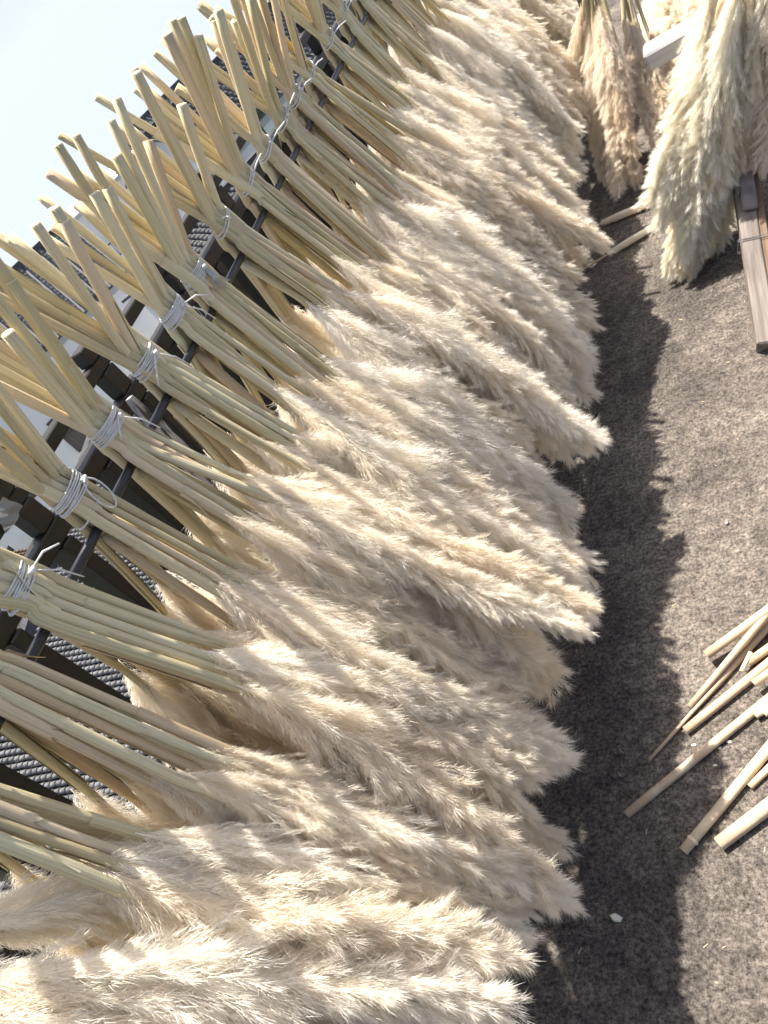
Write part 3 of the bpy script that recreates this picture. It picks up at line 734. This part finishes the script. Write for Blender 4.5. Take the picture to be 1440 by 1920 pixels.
loose((1422, 1296), (1470, 1262), .018, .020, 'cream stalk end lying just above the long leftmost stalk', z0=.03, z1=.03, ext=.2)

def chip(px, py, s, lab, m, seed, cat='chip', flat=.6):
    p = floor_at(px, py); rc = random.Random(seed); vs = []; 
    n = 7
    for z, k in ((0, .95), (.5, 1.0), (1, .72)):
        for i in range(n):
            a = 6.283 * i / n; r_ = s * k * (1 + .22 * math.sin(a * 2 + seed) + rc.uniform(-.12, .12)); vs.append((math.cos(a) * r_, math.sin(a) * r_ * .75, z * s * flat * 1.4))
    fs = [tuple(range(n - 1, -1, -1)), tuple(range(2 * n, 3 * n))] + [(k * n + i, k * n + (i + 1) % n, (k + 1) * n + (i + 1) % n, (k + 1) * n + i) for k in range(2) for i in range(n)]
    MB().add(vs, fs).obj(cat.replace(' ', '_'), m, loc=p, label=lab, cat=cat)
chip(1157, 1722, .011, 'cream chip of stalk alone on the dark shaded floor', 'chip', 3, 'chip')
chip(1364, 983, .006, 'small grey pebble alone on the sunlit concrete', 'stone', 5, 'pebble', .8)
chip(1301, 1397, .0045, 'white flake left of the long stalk', 'chip', 8, 'flake', .3)
chip(1367, 1391, .0055, 'larger white flake right of the long stalk', 'chip', 9, 'flake', .3)
chip(1350, 1403, .004, 'pointed white flake just right of the long stalk', 'chip', 12, 'flake', .3)
chip(1341, 1435, .004, 'lowest white flake between the long and the ringed stalk', 'chip', 14, 'flake', .3)
# scraps of straw and fluff trodden into the floor
db = MB(); rd_ = random.Random(77)
for k in range(150):
    p = Vector((rd_.uniform(.15, 1.5), rd_.uniform(.2, 3.2), .0015)); a = rd_.uniform(0, 3.14); l = rd_.uniform(.003, .014); w = rd_.uniform(.0005, .0014)
    d_ = Vector((math.cos(a), math.sin(a), rd_.uniform(-.02, .1))) * l; s_ = Vector((-math.sin(a), math.cos(a), 0)) * w
    db.add([p - s_, p + s_, p + d_ + s_ * .6, p + d_ - s_ * .6], [(0, 1, 2, 3)])
db.obj('straw_scraps', 'stem_pink', kind='stuff')
# slim seed heads lying in the shade
def seedhead(a, b_, mid, lab, m, r):
    a, b_ = floor_at(*a, z=.012), floor_at(*b_, z=.02); q = a.lerp(b_, mid)
    e = empty('fallen_seed_head', a, lab, 'seed head', 'slim seed heads fallen on the shaded floor')
    MB().tube([Vector((0, 0, 0)), q - a], [.0018, .003], 6).obj('stalk', 'stem_pink', e, smooth=True)
    hb = MB(); n = 7; hb.tube([(q - a).lerp(b_ - a, i / n) for i in range(n + 1)], [r * v for v in (.3, .7, 1, 1.05, 1, .95, .8, .4)], 8)
    rs_ = random.Random(4); ax = (b_ - q).normalized()
    for k in range(900):
        t = rs_.random(); p = (q - a).lerp(b_ - a, t); o = Vector((rs_.gauss(0, 1), rs_.gauss(0, 1), rs_.gauss(0, 1))); o = (o - ax * o.dot(ax)).normalized()
        s0 = ax.cross(o) * .0007; p = p + o * r * .8
        hb.add([p - s0, p + s0, p + ax * -.016 * -1 + o * .004], [(0, 1, 2)])
    hb.obj('seed_head', m, e)
seedhead((1113, 425), (1225, 378), .12, 'slim brown seed head fallen on the shaded floor, upper of two', 'plume_tan', .014)
seedhead((1085, 510), (1225, 425), .45, 'slim straw coloured seed head fallen on the shaded floor, lower of two', 'plume_green', .012)

# ------------------------------------------------------------------ haze over the valley
hz = MB().box((-620, -620, -190), (620, 620, 30)).mesh('haze')
hm = bpy.data.materials.new('haze_air'); hm.use_nodes = True; t = hm.node_tree
t.nodes.remove(t.nodes['Principled BSDF']); pv = t.nodes.new('ShaderNodeVolumePrincipled')
pv.inputs['Color'].default_value = (.86, .92, 1, 1); pv.inputs['Density'].default_value = .0003; pv.inputs['Anisotropy'].default_value = .2
t.links.new(pv.outputs[0], t.nodes['Material Output'].inputs['Volume']); hz.materials.append(hm)
put('haze', hz, kind='stuff')
